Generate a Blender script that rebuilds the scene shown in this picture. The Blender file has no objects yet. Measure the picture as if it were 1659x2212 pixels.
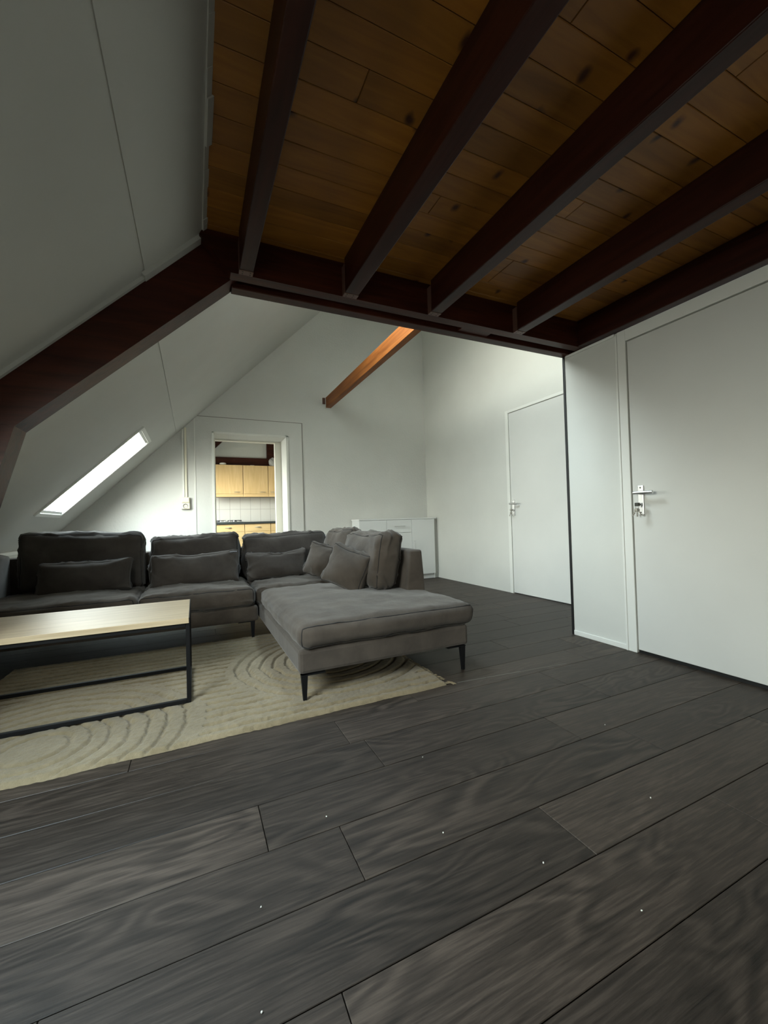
import bpy, bmesh, math, random
from mathutils import Vector, Matrix, noise
random.seed(7)
S = bpy.context.scene
C = S.collection

# ------------------------------------------------------------------ camera
# image 1659 x 2212, focal length in pixels from the vanishing points of the room
FPX, YAW, PITCH, ROLL, CAM_H = 884.58, .434217, .018668, -.028061, 0.93
fw = Vector((math.sin(YAW)*math.cos(PITCH), math.cos(YAW)*math.cos(PITCH), math.sin(PITCH)))
r0 = Vector((math.cos(YAW), -math.sin(YAW), 0)); u0 = r0.cross(fw)
rr = math.cos(ROLL)*r0 + math.sin(ROLL)*u0
uu = -math.sin(ROLL)*r0 + math.cos(ROLL)*u0
cd = bpy.data.cameras.new('camera'); cam = bpy.data.objects.new('camera', cd); C.objects.link(cam)
cd.sensor_fit = 'VERTICAL'; cd.sensor_height = 36.0; cd.lens = FPX/2212*36.0
cd.clip_start = 0.02; cd.clip_end = 100
cam.matrix_world = Matrix(((rr.x, uu.x, -fw.x, 0), (rr.y, uu.y, -fw.y, 0), (rr.z, uu.z, -fw.z, CAM_H), (0, 0, 0, 1)))
S.camera = cam

# ------------------------------------------------------------------ view and sky
vs = S.view_settings
vs.view_transform = 'Standard'; vs.look = 'None'; vs.gamma = 1.0; vs.use_curve_mapping = False
vs.exposure = -0.10
S.cycles.use_denoising = True
S.cycles.max_bounces = 10; S.cycles.diffuse_bounces = 6; S.cycles.transparent_max_bounces = 8
S.cycles.sample_clamp_indirect = 10.0
SKY = 46.0
w = bpy.data.worlds.new('overcast_sky'); S.world = w; w.use_nodes = True
nt = w.node_tree; nt.nodes.clear()
wo = nt.nodes.new('ShaderNodeOutputWorld'); bg = nt.nodes.new('ShaderNodeBackground')
tc = nt.nodes.new('ShaderNodeTexCoord'); sx = nt.nodes.new('ShaderNodeSeparateXYZ')
rp = nt.nodes.new('ShaderNodeValToRGB')
mr = nt.nodes.new('ShaderNodeMapRange'); mr.inputs[1].default_value = -1; mr.inputs[2].default_value = 1
nt.links.new(tc.outputs['Generated'], sx.inputs[0]); nt.links.new(sx.outputs[2], mr.inputs[0]); nt.links.new(mr.outputs[0], rp.inputs[0])
e = rp.color_ramp.elements
e[0].position = .0; e[0].color = (.20, .19, .17, 1)
e[1].position = .40; e[1].color = (.34, .325, .29, 1)
k = rp.color_ramp.elements.new(.50); k.color = (.62, .60, .55, 1)
k = rp.color_ramp.elements.new(.58); k.color = (1.0, .97, .90, 1)
k = rp.color_ramp.elements.new(1.0); k.color = (.66, .83, 1.0, 1)
nt.links.new(rp.outputs[0], bg.inputs[0]); bg.inputs[1].default_value = SKY
nt.links.new(bg.outputs[0], wo.inputs[0])

# roof plane: z = x + 2.29 ; local (u up the slope, v along Y, w outward)
RK = 2.29; XK = -1.56; Q = math.sqrt(.5)
def rf(u, v, w_): return Vector((XK + u*Q - w_*Q, v, XK + RK + u*Q + w_*Q))
def U(x): return (x - XK)/Q
SKYLIGHTS = [(U(-1.225), U(-.435), 4.43, 5.10), (U(-1.0), U(-.15), 6.75, 7.9), (U(-1.20), U(-.58), .50, 1.42), (U(.65), U(1.22), 2.50, 3.70)]  # first is in view; the others are unseen, added for their daylight
for i, (ua, ub, va, vb) in enumerate(SKYLIGHTS):      # portals: they only guide daylight sampling through the openings
    ld = bpy.data.lights.new('window_portal', 'AREA'); ld.shape = 'RECTANGLE'
    ld.size = (ub-ua); ld.size_y = (vb-va); ld.cycles.is_portal = True
    lo = bpy.data.objects.new('window_portal', ld); C.objects.link(lo)
    X = Vector((Q, 0, Q)); Zv = Vector((-Q, 0, Q)); Yv = Zv.cross(X)
    p = rf((ua+ub)/2, (va+vb)/2, .035)
    lo.matrix_world = Matrix(((X.x, Yv.x, Zv.x, p.x), (X.y, Yv.y, Zv.y, p.y), (X.z, Yv.z, Zv.z, p.z), (0, 0, 0, 1)))

# unseen gable window behind the camera, placed and sized for light from the rear
GX0, GX1, GZ0, GZ1, GY = -1.03, -.62, .58, 1.08, -1.6
ld = bpy.data.lights.new('window_portal', 'AREA'); ld.shape = 'RECTANGLE'; ld.size = GX1-GX0; ld.size_y = GZ1-GZ0; ld.cycles.is_portal = True
lo = bpy.data.objects.new('window_portal', ld); C.objects.link(lo)
lo.matrix_world = Matrix(((1, 0, 0, (GX0+GX1)/2), (0, 0, -1, GY-.09), (0, 1, 0, (GZ0+GZ1)/2), (0, 0, 0, 1)))

# ------------------------------------------------------------------ materials
def nodes(name, rough=.6, col=(.5, .5, .5), metal=0, spec=.5):
    m = bpy.data.materials.new(name); m.use_nodes = True
    t = m.node_tree; b = t.nodes['Principled BSDF']
    b.inputs['Base Color'].default_value = (*col, 1); b.inputs['Roughness'].default_value = rough
    b.inputs['Metallic'].default_value = metal
    b.inputs['Specular IOR Level'].default_value = spec
    return m, t, b
def N(t, typ, **kw):
    n = t.nodes.new(typ)
    for k_, v_ in kw.items():
        if k_.startswith('i_'):
            key = k_[2:]; n.inputs[int(key) if key.isdigit() else key].default_value = v_
        else: setattr(n, k_, v_)
    return n
def ramp(t, fac, stops):
    n = t.nodes.new('ShaderNodeValToRGB'); el = n.color_ramp.elements
    while len(el) < len(stops): el.new(.5)
    for e_, (p_, c_) in zip(el, stops): e_.position = p_; e_.color = (*c_, 1)
    t.links.new(fac, n.inputs[0]); return n.outputs[0]
def coords(t, scale, rnd=False):
    tc = N(t, 'ShaderNodeTexCoord'); src = tc.outputs['Object']
    if rnd:
        oi = N(t, 'ShaderNodeObjectInfo'); mu = N(t, 'ShaderNodeMath', operation='MULTIPLY', i_1=137.0)
        t.links.new(oi.outputs['Random'], mu.inputs[0])
        va = N(t, 'ShaderNodeVectorMath', operation='ADD'); t.links.new(src, va.inputs[0]); t.links.new(mu.outputs[0], va.inputs[1]); src = va.outputs[0]
    vm = N(t, 'ShaderNodeVectorMath', operation='MULTIPLY', i_1=scale); t.links.new(src, vm.inputs[0])
    return vm.outputs[0]
def bump(t, b, h, strength, dist=.01, prev=None):
    bn = N(t, 'ShaderNodeBump', i_Strength=strength, i_Distance=dist); t.links.new(h, bn.inputs['Height'])
    if prev is not None: t.links.new(prev, bn.inputs['Normal'])
    t.links.new(bn.outputs[0], b.inputs['Normal']); return bn.outputs[0]
def noi(t, vec, scale, detail=4, rough=.55, dist=0.0):
    n = N(t, 'ShaderNodeTexNoise', i_Scale=scale, i_Detail=detail, i_Roughness=rough, i_Distortion=dist); t.links.new(vec, n.inputs['Vector']); return n.outputs['Fac']

def plaster(name, col, bs, bscale, rough=.75):
    m, t, b = nodes(name, rough, col, spec=.25)
    v = coords(t, (1, 1, 1)); f = noi(t, v, 2.2, 3)
    c = ramp(t, f, [(.3, tuple(x*.95 for x in col)), (.7, col)]); t.links.new(c, b.inputs['Base Color'])
    bump(t, b, noi(t, v, bscale, 5, .6), bs, .004); return m
def simple(name, col, rough=.5, metal=0, spec=.5): return nodes(name, rough, col, metal, spec)[0]

M = {}
M['wall'] = plaster('white_wall_paint', (.66, .66, .62), .12, 60)
M['rough'] = plaster('white_textured_wallpaper', (.66, .66, .63), .75, 38)
M['roof'] = plaster('white_roof_board_paint', (.54, .54, .51), .06, 40)
M['gloss'] = plaster('white_door_lacquer', (.68, .68, .65), .02, 60, .38)
M['frame'] = simple('cream_frame_paint', (.74, .72, .64), .42)
M['trimw'] = simple('white_trim_paint', (.76, .76, .72), .45)
M['black'] = simple('black_gap_strip', (.006, .006, .006), .6)
M['blackmetal'] = simple('black_powder_coated_steel', (.005, .005, .0055), .6, 0, .2)
M['chrome'] = simple('brushed_aluminium', (.66, .66, .66), .38, 1)
M['keymetal'] = simple('dull_key_metal', (.30, .29, .26), .4, 1)
M['plastic'] = simple('cream_socket_plastic', (.78, .74, .60), .4)
M['dark'] = simple('dark_socket_hole', (.05, .05, .04), .6)
M['backing'] = simple('dark_underlay', (.02, .018, .016), .9)
M['outer'] = simple('outer_roof_felt', (.12, .11, .10), .9)
M['sidewhite'] = simple('white_melamine', (.76, .77, .76), .35)
M['sideshade'] = simple('shaded_white_melamine', (.36, .36, .33), .5)
M['counter'] = simple('dark_laminate_worktop', (.035, .04, .038), .35)
M['tile'] = simple('glazed_white_tile', (.66, .64, .60), .18)
M['grout'] = simple('grey_grout', (.33, .29, .27), .9)
M['cast'] = simple('black_cast_iron', (.012, .012, .012), .5)
M['ceramic'] = simple('white_ceramic', (.7, .69, .64), .25)
M['bag'] = simple('clear_plastic_bag', (.45, .44, .42), .2)
M['crumb'] = simple('white_crumb', (.7, .68, .62), .8)
M['zip'] = simple('pale_grey_zip_tape', (.24, .25, .28), .7)
M['shadow_gap'] = simple('grey_groove_shade', (.24, .235, .21), .8)
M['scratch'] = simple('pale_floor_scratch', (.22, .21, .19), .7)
M['piping'] = simple('black_piping_cord', (.012, .011, .011), .8)

# dark red-brown stained timber
def timber(name, ca, cb, rough, scale, bs=.25):
    m, t, b = nodes(name, rough, cb, spec=.22)
    f = noi(t, coords(t, scale, True), 1.0, 6, .6, .6)
    t.links.new(ramp(t, f, [(.32, ca), (.68, cb)]), b.inputs['Base Color'])
    bump(t, b, f, bs, .003); return m
M['beamY'] = timber('dark_red_stained_joist_timber', (.016, .0036, .0018), (.036, .0080, .0038), .42, (28, 2, 28))
M['beamX'] = timber('dark_red_stained_truss_timber', (.022, .0046, .0020), (.062, .0135, .0055), .45, (2, 26, 26))
M['purlin'] = timber('orange_stained_purlin_timber', (.15, .043, .0085), (.30, .102, .023), .5, (22, 1.6, 22))
M['hanger'] = simple('painted_joist_hanger_steel', (.11, .055, .04), .45, .2)

# pine ceiling boards with knots
m, t, b = nodes('amber_pine_board', .5, (.4, .2, .05)); M['pine'] = m
oi = N(t, 'ShaderNodeObjectInfo')
v = coords(t, (1.6, 16, 16), True); f = noi(t, v, 1.0, 5, .55, 1.2)
c1 = ramp(t, f, [(.25, (.205, .074, .0055)), (.55, (.29, .114, .0095)), (.8, (.37, .155, .018))])
vk = coords(t, (5.0, 3.4, 0), True)
nd = N(t, 'ShaderNodeTexNoise', i_Scale=2.0); t.links.new(vk, nd.inputs['Vector'])
mv = N(t, 'ShaderNodeMixRGB', i_0=.22); t.links.new(vk, mv.inputs[1]); t.links.new(nd.outputs['Color'], mv.inputs[2])
vo = N(t, 'ShaderNodeTexVoronoi', voronoi_dimensions='2D', i_Scale=1.0); t.links.new(mv.outputs[0], vo.inputs['Vector'])
sp = N(t, 'ShaderNodeSeparateColor'); t.links.new(vo.outputs['Color'], sp.inputs[0])
gt = N(t, 'ShaderNodeMath', operation='GREATER_THAN', i_1=.22); t.links.new(sp.outputs[0], gt.inputs[0])
kr = ramp(t, vo.outputs['Distance'], [(.025, (1, 1, 1)), (.085, (0, 0, 0))])
km = N(t, 'ShaderNodeMath', operation='MULTIPLY'); t.links.new(kr, km.inputs[0]); t.links.new(gt.outputs[0], km.inputs[1])
mx = N(t, 'ShaderNodeMixRGB', i_2=(.05, .012, .002, 1)); t.links.new(km.outputs[0], mx.inputs[0]); t.links.new(c1, mx.inputs[1])
hv = N(t, 'ShaderNodeHueSaturation'); mrn = N(t, 'ShaderNodeMapRange', i_3=.80, i_4=1.12)
t.links.new(oi.outputs['Random'], mrn.inputs[0]); t.links.new(mrn.outputs[0], hv.inputs['Value']); t.links.new(mx.outputs[0], hv.inputs['Color'])
t.links.new(hv.outputs[0], b.inputs['Base Color']); bump(t, b, f, .12, .002)

# dark grey oak laminate floor boards
m, t, b = nodes('dark_grey_oak_laminate', .5, (.05, .046, .042), spec=.32); M['floor'] = m
oi = N(t, 'ShaderNodeObjectInfo')
vl = coords(t, (1.7, 7.5, 1), True)                       # cathedral rings: warped field cut into contours
n1 = noi(t, vl, .8, 2, .4, .6)
m1 = N(t, 'ShaderNodeMath', operation='MULTIPLY', i_1=75.0); t.links.new(n1, m1.inputs[0])
s1 = N(t, 'ShaderNodeMath', operation='SINE'); t.links.new(m1.outputs[0], s1.inputs[0])
a1 = N(t, 'ShaderNodeMapRange', i_1=-1.0, i_2=1.0); t.links.new(s1.outputs[0], a1.inputs[0])
vf = coords(t, (5.5, 110, 1), True); n2 = noi(t, vf, 1.0, 6, .7, .35)
vb_ = coords(t, (1.5, 4.0, 1), True); n3 = noi(t, vb_, 1.3, 3, .55, .6)
n4 = noi(t, coords(t, (1.6, 3.2, 1), True), 1.0, 2)
mk = N(t, 'ShaderNodeMapRange', i_1=.46, i_2=.66, i_3=.04, i_4=.26); t.links.new(n4, mk.inputs[0])
mA = N(t, 'ShaderNodeMixRGB'); t.links.new(mk.outputs[0], mA.inputs[0]); t.links.new(n2, mA.inputs[1]); t.links.new(a1.outputs[0], mA.inputs[2])
mB = N(t, 'ShaderNodeMixRGB', i_0=.17); t.links.new(mA.outputs[0], mB.inputs[1]); t.links.new(n3, mB.inputs[2])
cf = ramp(t, mB.outputs[0], [(.30, (.0108, .0077, .0057)), (.50, (.0330, .0240, .0180)), (.70, (.068, .0505, .0385))])
hv = N(t, 'ShaderNodeHueSaturation'); mrn = N(t, 'ShaderNodeMapRange', i_3=.70, i_4=1.36)
t.links.new(oi.outputs['Random'], mrn.inputs[0]); t.links.new(mrn.outputs[0], hv.inputs['Value']); t.links.new(cf, hv.inputs['Color'])
t.links.new(hv.outputs[0], b.inputs['Base Color'])
rg = N(t, 'ShaderNodeMapRange', i_3=.42, i_4=.62); t.links.new(n2, rg.inputs[0]); t.links.new(rg.outputs[0], b.inputs['Roughness'])
bump(t, b, n2, .3, .002)

def fabric(name, ca, cb):
    m, t, b = nodes(name, .95, cb, spec=.12)
    v = coords(t, (1, 1, 1), True)
    f = noi(t, v, 5.5, 4, .6, .4)
    t.links.new(ramp(t, f, [(.32, ca), (.68, cb)]), b.inputs['Base Color'])
    b.inputs['Sheen Weight'].default_value = .18; b.inputs['Sheen Roughness'].default_value = .5
    p = bump(t, b, noi(t, v, 14, 3, .5), .25, .012)
    bump(t, b, noi(t, v, 420, 3, .6), .22, .002, p); return m
M['fabric'] = fabric('charcoal_taupe_velvet_fabric', (.056, .0455, .0372), (.089, .0725, .0590))
M['fabric_shade'] = fabric('charcoal_fabric_shaded', (.046, .0390, .0345), (.070, .0600, .0530))  # darker copy of the sofa fabric; shade on the long side painted in
M['fabric_lit'] = fabric('lit_arm_fabric', (.10, .092, .082), (.14, .128, .115))  # lighter copy of the sofa fabric; light on the armrest put into the colour

m, t, b = nodes('cream_tufted_wool', 1.0, (.50, .42, .30), spec=.05); M['rug'] = m
v = coords(t, (1, 1, 1)); f = noi(t, v, 30, 4, .65); f2 = noi(t, v, 4, 2)
mxr = N(t, 'ShaderNodeMixRGB', i_0=.4); t.links.new(f, mxr.inputs[1]); t.links.new(f2, mxr.inputs[2])
t.links.new(ramp(t, mxr.outputs[0], [(.3, (.185, .142, .082)), (.7, (.29, .230, .145))]), b.inputs['Base Color'])
p = bump(t, b, noi(t, v, 160, 4, .7), .7, .006); b.inputs['Sheen Weight'].default_value = .2

def grainwood(name, ca, cb, scale, rough):
    m, t, b = nodes(name, rough, cb)
    f = noi(t, coords(t, scale, True), 1.0, 5, .6, .5)
    t.links.new(ramp(t, f, [(.3, ca), (.7, cb)]), b.inputs['Base Color']); return m
M['oak'] = grainwood('pale_oak_veneer', (.44, .33, .20), (.60, .48, .32), (2.5, 45, 45), .42)
M['beech'] = grainwood('beech_cabinet_foil', (.62, .41, .18), (.74, .52, .26), (30, 30, 2.5), .4)
M['beechX'] = grainwood('beech_drawer_foil', (.66, .44, .20), (.76, .54, .27), (2.5, 30, 30), .4)

m = bpy.data.materials.new('window_glass'); m.use_nodes = True; t = m.node_tree; t.nodes.clear(); M['glass'] = m
o_ = N(t, 'ShaderNodeOutputMaterial'); tr = N(t, 'ShaderNodeBsdfTransparent'); tr.inputs[0].default_value = (.94, .97, .95, 1)
gl = N(t, 'ShaderNodeBsdfGlossy', i_Roughness=.02); fr = N(t, 'ShaderNodeFresnel', i_IOR=1.45); ms = N(t, 'ShaderNodeMixShader')
ge = N(t, 'ShaderNodeNewGeometry'); ior = N(t, 'ShaderNodeMapRange', i_3=1.45, i_4=1/1.45); t.links.new(ge.outputs['Backfacing'], ior.inputs[0]); t.links.new(ior.outputs[0], fr.inputs['IOR'])
t.links.new(fr.outputs[0], ms.inputs[0]); t.links.new(tr.outputs[0], ms.inputs[1]); t.links.new(gl.outputs[0], ms.inputs[2]); t.links.new(ms.outputs[0], o_.inputs[0])

# ------------------------------------------------------------------ mesh helpers
def box(bm, lo, hi, bev=0.0, seg=2, M4=None):
    c = [(a+b_)/2 for a, b_ in zip(lo, hi)]; s = [abs(b_-a) for a, b_ in zip(lo, hi)]
    ret = bmesh.ops.create_cube(bm, size=1.0, matrix=Matrix.Translation(c) @ Matrix.Diagonal((*s, 1)))
    vs_ = ret['verts']
    if bev > 0:
        ed = list({e_ for v_ in vs_ for e_ in v_.link_edges})
        g = bmesh.ops.bevel(bm, geom=ed, offset=min(bev, min(s)*.45), segments=seg, profile=.5, affect='EDGES')
        vs_ = list({v_ for f_ in g['faces'] for v_ in f_.verts} | {v_ for v_ in vs_ if v_.is_valid})
    if M4 is not None: bmesh.ops.transform(bm, matrix=M4, verts=[v_ for v_ in vs_ if v_.is_valid])
    return vs_
def rbox(bm, u0, u1, v0, v1, w0, w1):           # box in the coordinates of the sloping roof
    vs_ = [bm.verts.new(rf(u_, v_, w_)) for u_ in (u0, u1) for v_ in (v0, v1) for w_ in (w0, w1)]
    for f_ in ((0, 1, 3, 2), (4, 6, 7, 5), (0, 4, 5, 1), (2, 3, 7, 6), (0, 2, 6, 4), (1, 5, 7, 3)): bm.faces.new([vs_[i] for i in f_])
def prism(bm, pts, y0, y1):                     # polygon in XZ extruded along Y
    a = [bm.verts.new((x, y0, z)) for x, z in pts]; b_ = [bm.verts.new((x, y1, z)) for x, z in pts]
    n = len(pts); bm.faces.new(a); bm.faces.new(b_[::-1])
    for i in range(n): bm.faces.new((a[i], b_[i], b_[(i+1) % n], a[(i+1) % n]))
def frustum(bm, p0, p1, r0_, r1_, n=12):
    d = (Vector(p1)-Vector(p0)); L = d.length; q = d.to_track_quat('Z', 'Y').to_matrix().to_4x4()
    bmesh.ops.create_cone(bm, cap_ends=True, segments=n, radius1=r0_, radius2=r1_, depth=L, matrix=Matrix.Translation((Vector(p0)+Vector(p1))/2) @ q)
def tube(bm, pts, r, n=6, closed=False):
    pts = [Vector(p_) for p_ in pts]; rings = []; m_ = len(pts); prev = None
    for i, p_ in enumerate(pts):
        if closed: d = pts[(i+1) % m_] - pts[i-1]
        else: d = pts[min(i+1, m_-1)] - pts[max(i-1, 0)]
        d.normalize()
        a = prev if prev is not None else (Vector((0, 0, 1)) if abs(d.z) < .9 else Vector((1, 0, 0)))
        a = (a - d*a.dot(d)); a.normalize(); prev = a; b_ = d.cross(a)
        rings.append([bm.verts.new(p_ + r*(math.cos(2*math.pi*k_/n)*a + math.sin(2*math.pi*k_/n)*b_)) for k_ in range(n)])
    for i in range(m_ if closed else m_-1):
        A, B = rings[i], rings[(i+1) % m_]
        for k_ in range(n): bm.faces.new((A[k_], A[(k_+1) % n], B[(k_+1) % n], B[k_]))
    if not closed: bm.faces.new(rings[0][::-1]); bm.faces.new(rings[-1])
def obj(name, bm, mat, parent=None, smooth=False, origin=None):
    if isinstance(bm, bpy.types.Mesh): me = bm
    else:
        bmesh.ops.recalc_face_normals(bm, faces=bm.faces)
        if origin is not None: bmesh.ops.translate(bm, verts=bm.verts, vec=-Vector(origin))
        me = bpy.data.meshes.new(name); bm.to_mesh(me); bm.free()
        me.materials.append(M[mat])
        if smooth:
            for p_ in me.polygons: p_.use_smooth = True
    o = bpy.data.objects.new(name, me); C.objects.link(o)
    if parent is not None: o.parent = parent
    if origin is not None: o.location = Vector(origin)
    return o
def B(*boxes, bev=0.0):
    bm = bmesh.new()
    for lo, hi in boxes: box(bm, lo, hi, bev)
    return bm
def struct(o): o['kind'] = 'structure'; return o
def tag(o, label, cat, group=None):
    o['label'] = label; o['category'] = cat
    if group: o['group'] = group
    return o
def thing(name, label, cat, loc=(0, 0, 0), rz=0, group=None):
    o = bpy.data.objects.new(name, None); C.objects.link(o); o.empty_display_size = .1
    o.location = loc; o.rotation_euler = (0, 0, rz); return tag(o, label, cat, group)
def smooth_angle(o, deg=35):
    me = o.data
    for p_ in me.polygons: p_.use_smooth = True
    try: me.set_sharp_from_angle(angle=math.radians(deg))
    except Exception: pass

# ------------------------------------------------------------------ room dimensions
W1, W2, YB, YR = 2.66, 3.482, 5.82, -1.6
ZB, ZP, ZC = 2.17, 2.36, 4.6           # underside of the tie beam, of the ceiling boards, of the tall part
YT0, YT1, YT2, YT3 = 2.115, 2.18, 2.245, 2.315   # the two boards of the tie beam

# floor: slab + single laminate boards
floor = struct(obj('floor', B(((-1.7, YR-.1, -.12), (3.7, 9.1, -.012))), 'backing'))
bw, bl, gap = .2105, 1.265, .0022
known = {0: .248, 1: .98, 2: .385, 3: .175, 4: .637, 5: .574, 6: 1.02}
shared = {}
for i in range(-10, 25):
    y0 = .586 + i*bw; y1 = y0 + bw
    if y1 > YB: y1 = YB
    xmax = W1+.02 if y0 < 2.2 else W2
    off = known.get(i, random.uniform(0, bl))
    x = off - bl*math.ceil((off - XK)/bl)
    while x < xmax - .01:
        a, b_ = max(x, XK), min(x+bl, xmax)
        L, Wd = b_-a-gap, y1-y0-gap
        if L > .02 and Wd > .02:
            key = (round(L, 3), round(Wd, 3))
            if key in shared: o = obj('board', shared[key], None, floor)
            else:
                bm = bmesh.new(); box(bm, (-L/2, -Wd/2, -.012), (L/2, Wd/2, 0), .0012, 1)
                o = obj('board', bm, 'floor', floor); shared[key] = o.data
            o.location = ((a+b_)/2, (y0+y1)/2, 0)
        x += bl

# sloping left roof: felt shell outside, white panels inside, holes for the skylights
def roof_with_holes(bm, ua, ub, va, vb, w0, w1, holes):
    hs = sorted([h for h in holes if h[2] >= va-.01 and h[3] <= vb+.01 and h[0] >= ua and h[1] <= ub], key=lambda h: h[2]); v = va
    for (a, b_, c, d) in hs:
        rbox(bm, ua, ub, v, c, w0, w1); rbox(bm, ua, a, c, d, w0, w1); rbox(bm, b_, ub, c, d, w0, w1); v = d
    rbox(bm, ua, ub, v, vb, w0, w1)
bm = bmesh.new(); roof_with_holes(bm, -.4, 5.7, YR-.1, 9.1, .03, .10, [(a-.05, b_+.05, c-(.1 if c > 2.3 and c < 2.6 else .34), d+.62) for a, b_, c, d in SKYLIGHTS])
wall_left = struct(obj('wall_left', bm, 'outer'))
US = U(-.19); UT = U(2.31); g = .006
bm = bmesh.new(); roof_with_holes(bm, 0, US-g, YR, 2.25, 0, .03, SKYLIGHTS[2:3]); obj('panel', bm, 'roof', wall_left)
bm = bmesh.new(); rbox(bm, US+g, U(.115), YR, 2.25, 0, .03); obj('panel', bm, 'roof', wall_left)
bm = bmesh.new(); roof_with_holes(bm, 0, US-g, 2.25, YB+.05, 0, .03, SKYLIGHTS[0:1]); obj('panel', bm, 'roof', wall_left)
bm = bmesh.new(); roof_with_holes(bm, US+g, UT+.2, 2.25, YB+.05, 0, .03, SKYLIGHTS[3:4]); obj('panel', bm, 'roof', wall_left)
bm = bmesh.new(); roof_with_holes(bm, -.2, U(1.0), 6.19, 9.0, 0, .03, SKYLIGHTS[1:2]); obj('panel', bm, 'roof', wall_left)
bm = bmesh.new()
rbox(bm, US-.02, US+.02, YR, 2.18, .004, .0299); rbox(bm, US-.02, US+.02, 2.32, YB, .004, .0299)
obj('joint_strip', bm, 'roof', wall_left)

# knee wall and its ledge
struct(obj('wall_knee', B(((XK-.1, YR, 0), (XK, 9.0, XK+RK+.0))), 'wall'))
bm = B(((XK, YR, XK+RK-.035), (XK+.022, 2.17, XK+RK-.002)), ((XK, 2.32, XK+RK-.035), (XK+.022, YB, XK+RK-.002)), bev=.004)
struct(obj('trim_1', bm, 'trimw'))

# skylights, all but the first unseen and added for light
for i, (ua, ub, va, vb) in enumerate(SKYLIGHTS):
    bm = bmesh.new(); tk = .014
    rbox(bm, ua, ub, va, va+tk, -.012, .03); rbox(bm, ua, ub, vb-tk, vb, -.012, .03)
    rbox(bm, ua, ua+tk, va, vb, -.012, .03); rbox(bm, ub-tk, ub, va, vb, -.012, .03)
    win = struct(obj('window_%d' % (i+1), bm, 'trimw'))
    bm = bmesh.new(); cw = .022                                          # architrave on the room side
    rbox(bm, ua-cw, ub+cw, va-cw, va+.004, -.014, 0); rbox(bm, ua-cw, ub+cw, vb-.004, vb+cw, -.014, 0)
    rbox(bm, ua-cw, ua+.004, va, vb, -.014, 0); rbox(bm, ub-.004, ub+cw, va, vb, -.014, 0)
    obj('casing', bm, 'trimw', win)
    bm = bmesh.new(); s = .026
    rbox(bm, ua+tk, ub-tk, va+tk, va+tk+s, .004, .028); rbox(bm, ua+tk, ub-tk, vb-tk-s, vb-tk, .05, .10)
    rbox(bm, ua+tk, ua+tk+s, va+tk, vb-tk, .004, .028); rbox(bm, ub-tk-s, ub-tk, va+tk, vb-tk, .004, .028)
    obj('sash', bm, 'trimw', win)
    bm = bmesh.new(); rbox(bm, ua+tk+s-.005, ub-tk-s+.005, va+tk+s-.005, vb-tk-s+.005, .014, .018)
    obj('pane', bm, 'glass', win)

# back wall (thick) with the doorway to the kitchen
DX0, DX1, DZ, YK = .255, 1.195, 2.133, 6.19
def under(x): return x + RK + .03
def gable(y0, y1, pieces):
    bm = bmesh.new()
    for x0, x1, z0 in pieces:
        zt = min(ZC, under(x1)); pts = [(x0, z0), (x1, z0), (x1, zt)]
        if under(x1) > ZC and under(x0) < ZC: pts.append((ZC-RK-.03, ZC))
        pts.append((x0, min(ZC, under(x0)))); prism(bm, pts, y0, y1)
    return bm
wb = struct(obj('wall_back', gable(YB, YK, [(XK, DX0, 0), (DX0, DX1, DZ), (DX1, W2+.1, 0)]), 'rough'))
# old infill panel round the doorway, a little proud, with its groove line; grey strips paint the shade of the groove
obj('infill_panel', B(((.027, YB-.006, 0), (.226, YB, 2.345)), ((1.228, YB-.006, 0), (1.424, YB, 2.345)), ((.226, YB-.006, 2.157), (1.228, YB, 2.345))), 'rough', wb)
obj('edge_bead', B(((.016, YB-.013, 0), (.027, YB, 2.345))), 'trimw', wb)
obj('joint_shade', B(((1.425, YB-.007, 0), (1.437, YB, 2.352))), 'shadow_gap', wb)
obj('joint_shade', B(((.027, YB-.0065, 2.345), (1.425, YB, 2.353))), 'shadow_gap', wb)
tr2 = struct(obj('trim_2', B(((.226, YB-.018, 0), (DX0, YB, 2.157)), ((DX1, YB-.018, 0), (1.228, YB, 2.157)), ((.226, YB-.018, DZ), (1.228, YB, 2.157)), bev=.004), 'trimw'))
obj('door_lining', B(((DX0-.0, YK-.02, 0), (DX0+.028, YK+.08, DZ)), ((1.107, YK, 0), (DX1, YK+.08, DZ)), ((DX0+.028, YK, DZ-.02), (1.107, YK+.08, DZ)), bev=.003), 'frame', tr2)

# right-hand walls
struct(obj('wall_far_right', B(((W2, 2.2, 0), (W2+.1, 2.92, ZC)), ((W2, 3.90, 0), (W2+.1, YB, ZC)), ((W2, 2.92, 2.215), (W2+.1, 3.90, ZC)), ((W2+.05, 2.92, 0), (W2+.1, 3.90, 2.215))), 'wall'))
wr = struct(obj('wall_right', B(((W1, 1.842, 0), (W1+.1, 2.285, ZB-.004)), ((W1, YR, 0), (W1+.1, .80, ZB-.004)), ((W1+.055, .80, 0), (W1+.1, 1.842, ZB-.004)), ((W1+.1, 2.185, 0), (W2, 2.285, ZC))), 'wall'))
struct(obj('trim_3', B(((W1-.004, 2.285, 0), (W1+.02, 2.306, ZB-.003))), 'black'))
struct(obj('baseboard_right', B(((W1-.009, 1.846, 0), (W1, 2.283, .036)), bev=.003), 'trimw'))
struct(obj('trim_4', B(((W1-.012, YR, ZB-.022), (W1, .73, ZB-.004)), ((W1-.012, 1.862, ZB-.022), (W1, 2.27, ZB-.004)), bev=.003), 'trimw'))
struct(obj('wall_rear', gable(YR-.1, YR, [(XK, GX0, 0), (GX0, GX1, GZ1), (GX1, W2, 0)]), 'wall'))
obj('window_parapet', B(((GX0, YR-.1, 0), (GX1, YR, GZ0))), 'wall', bpy.data.objects['wall_rear'])
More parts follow.
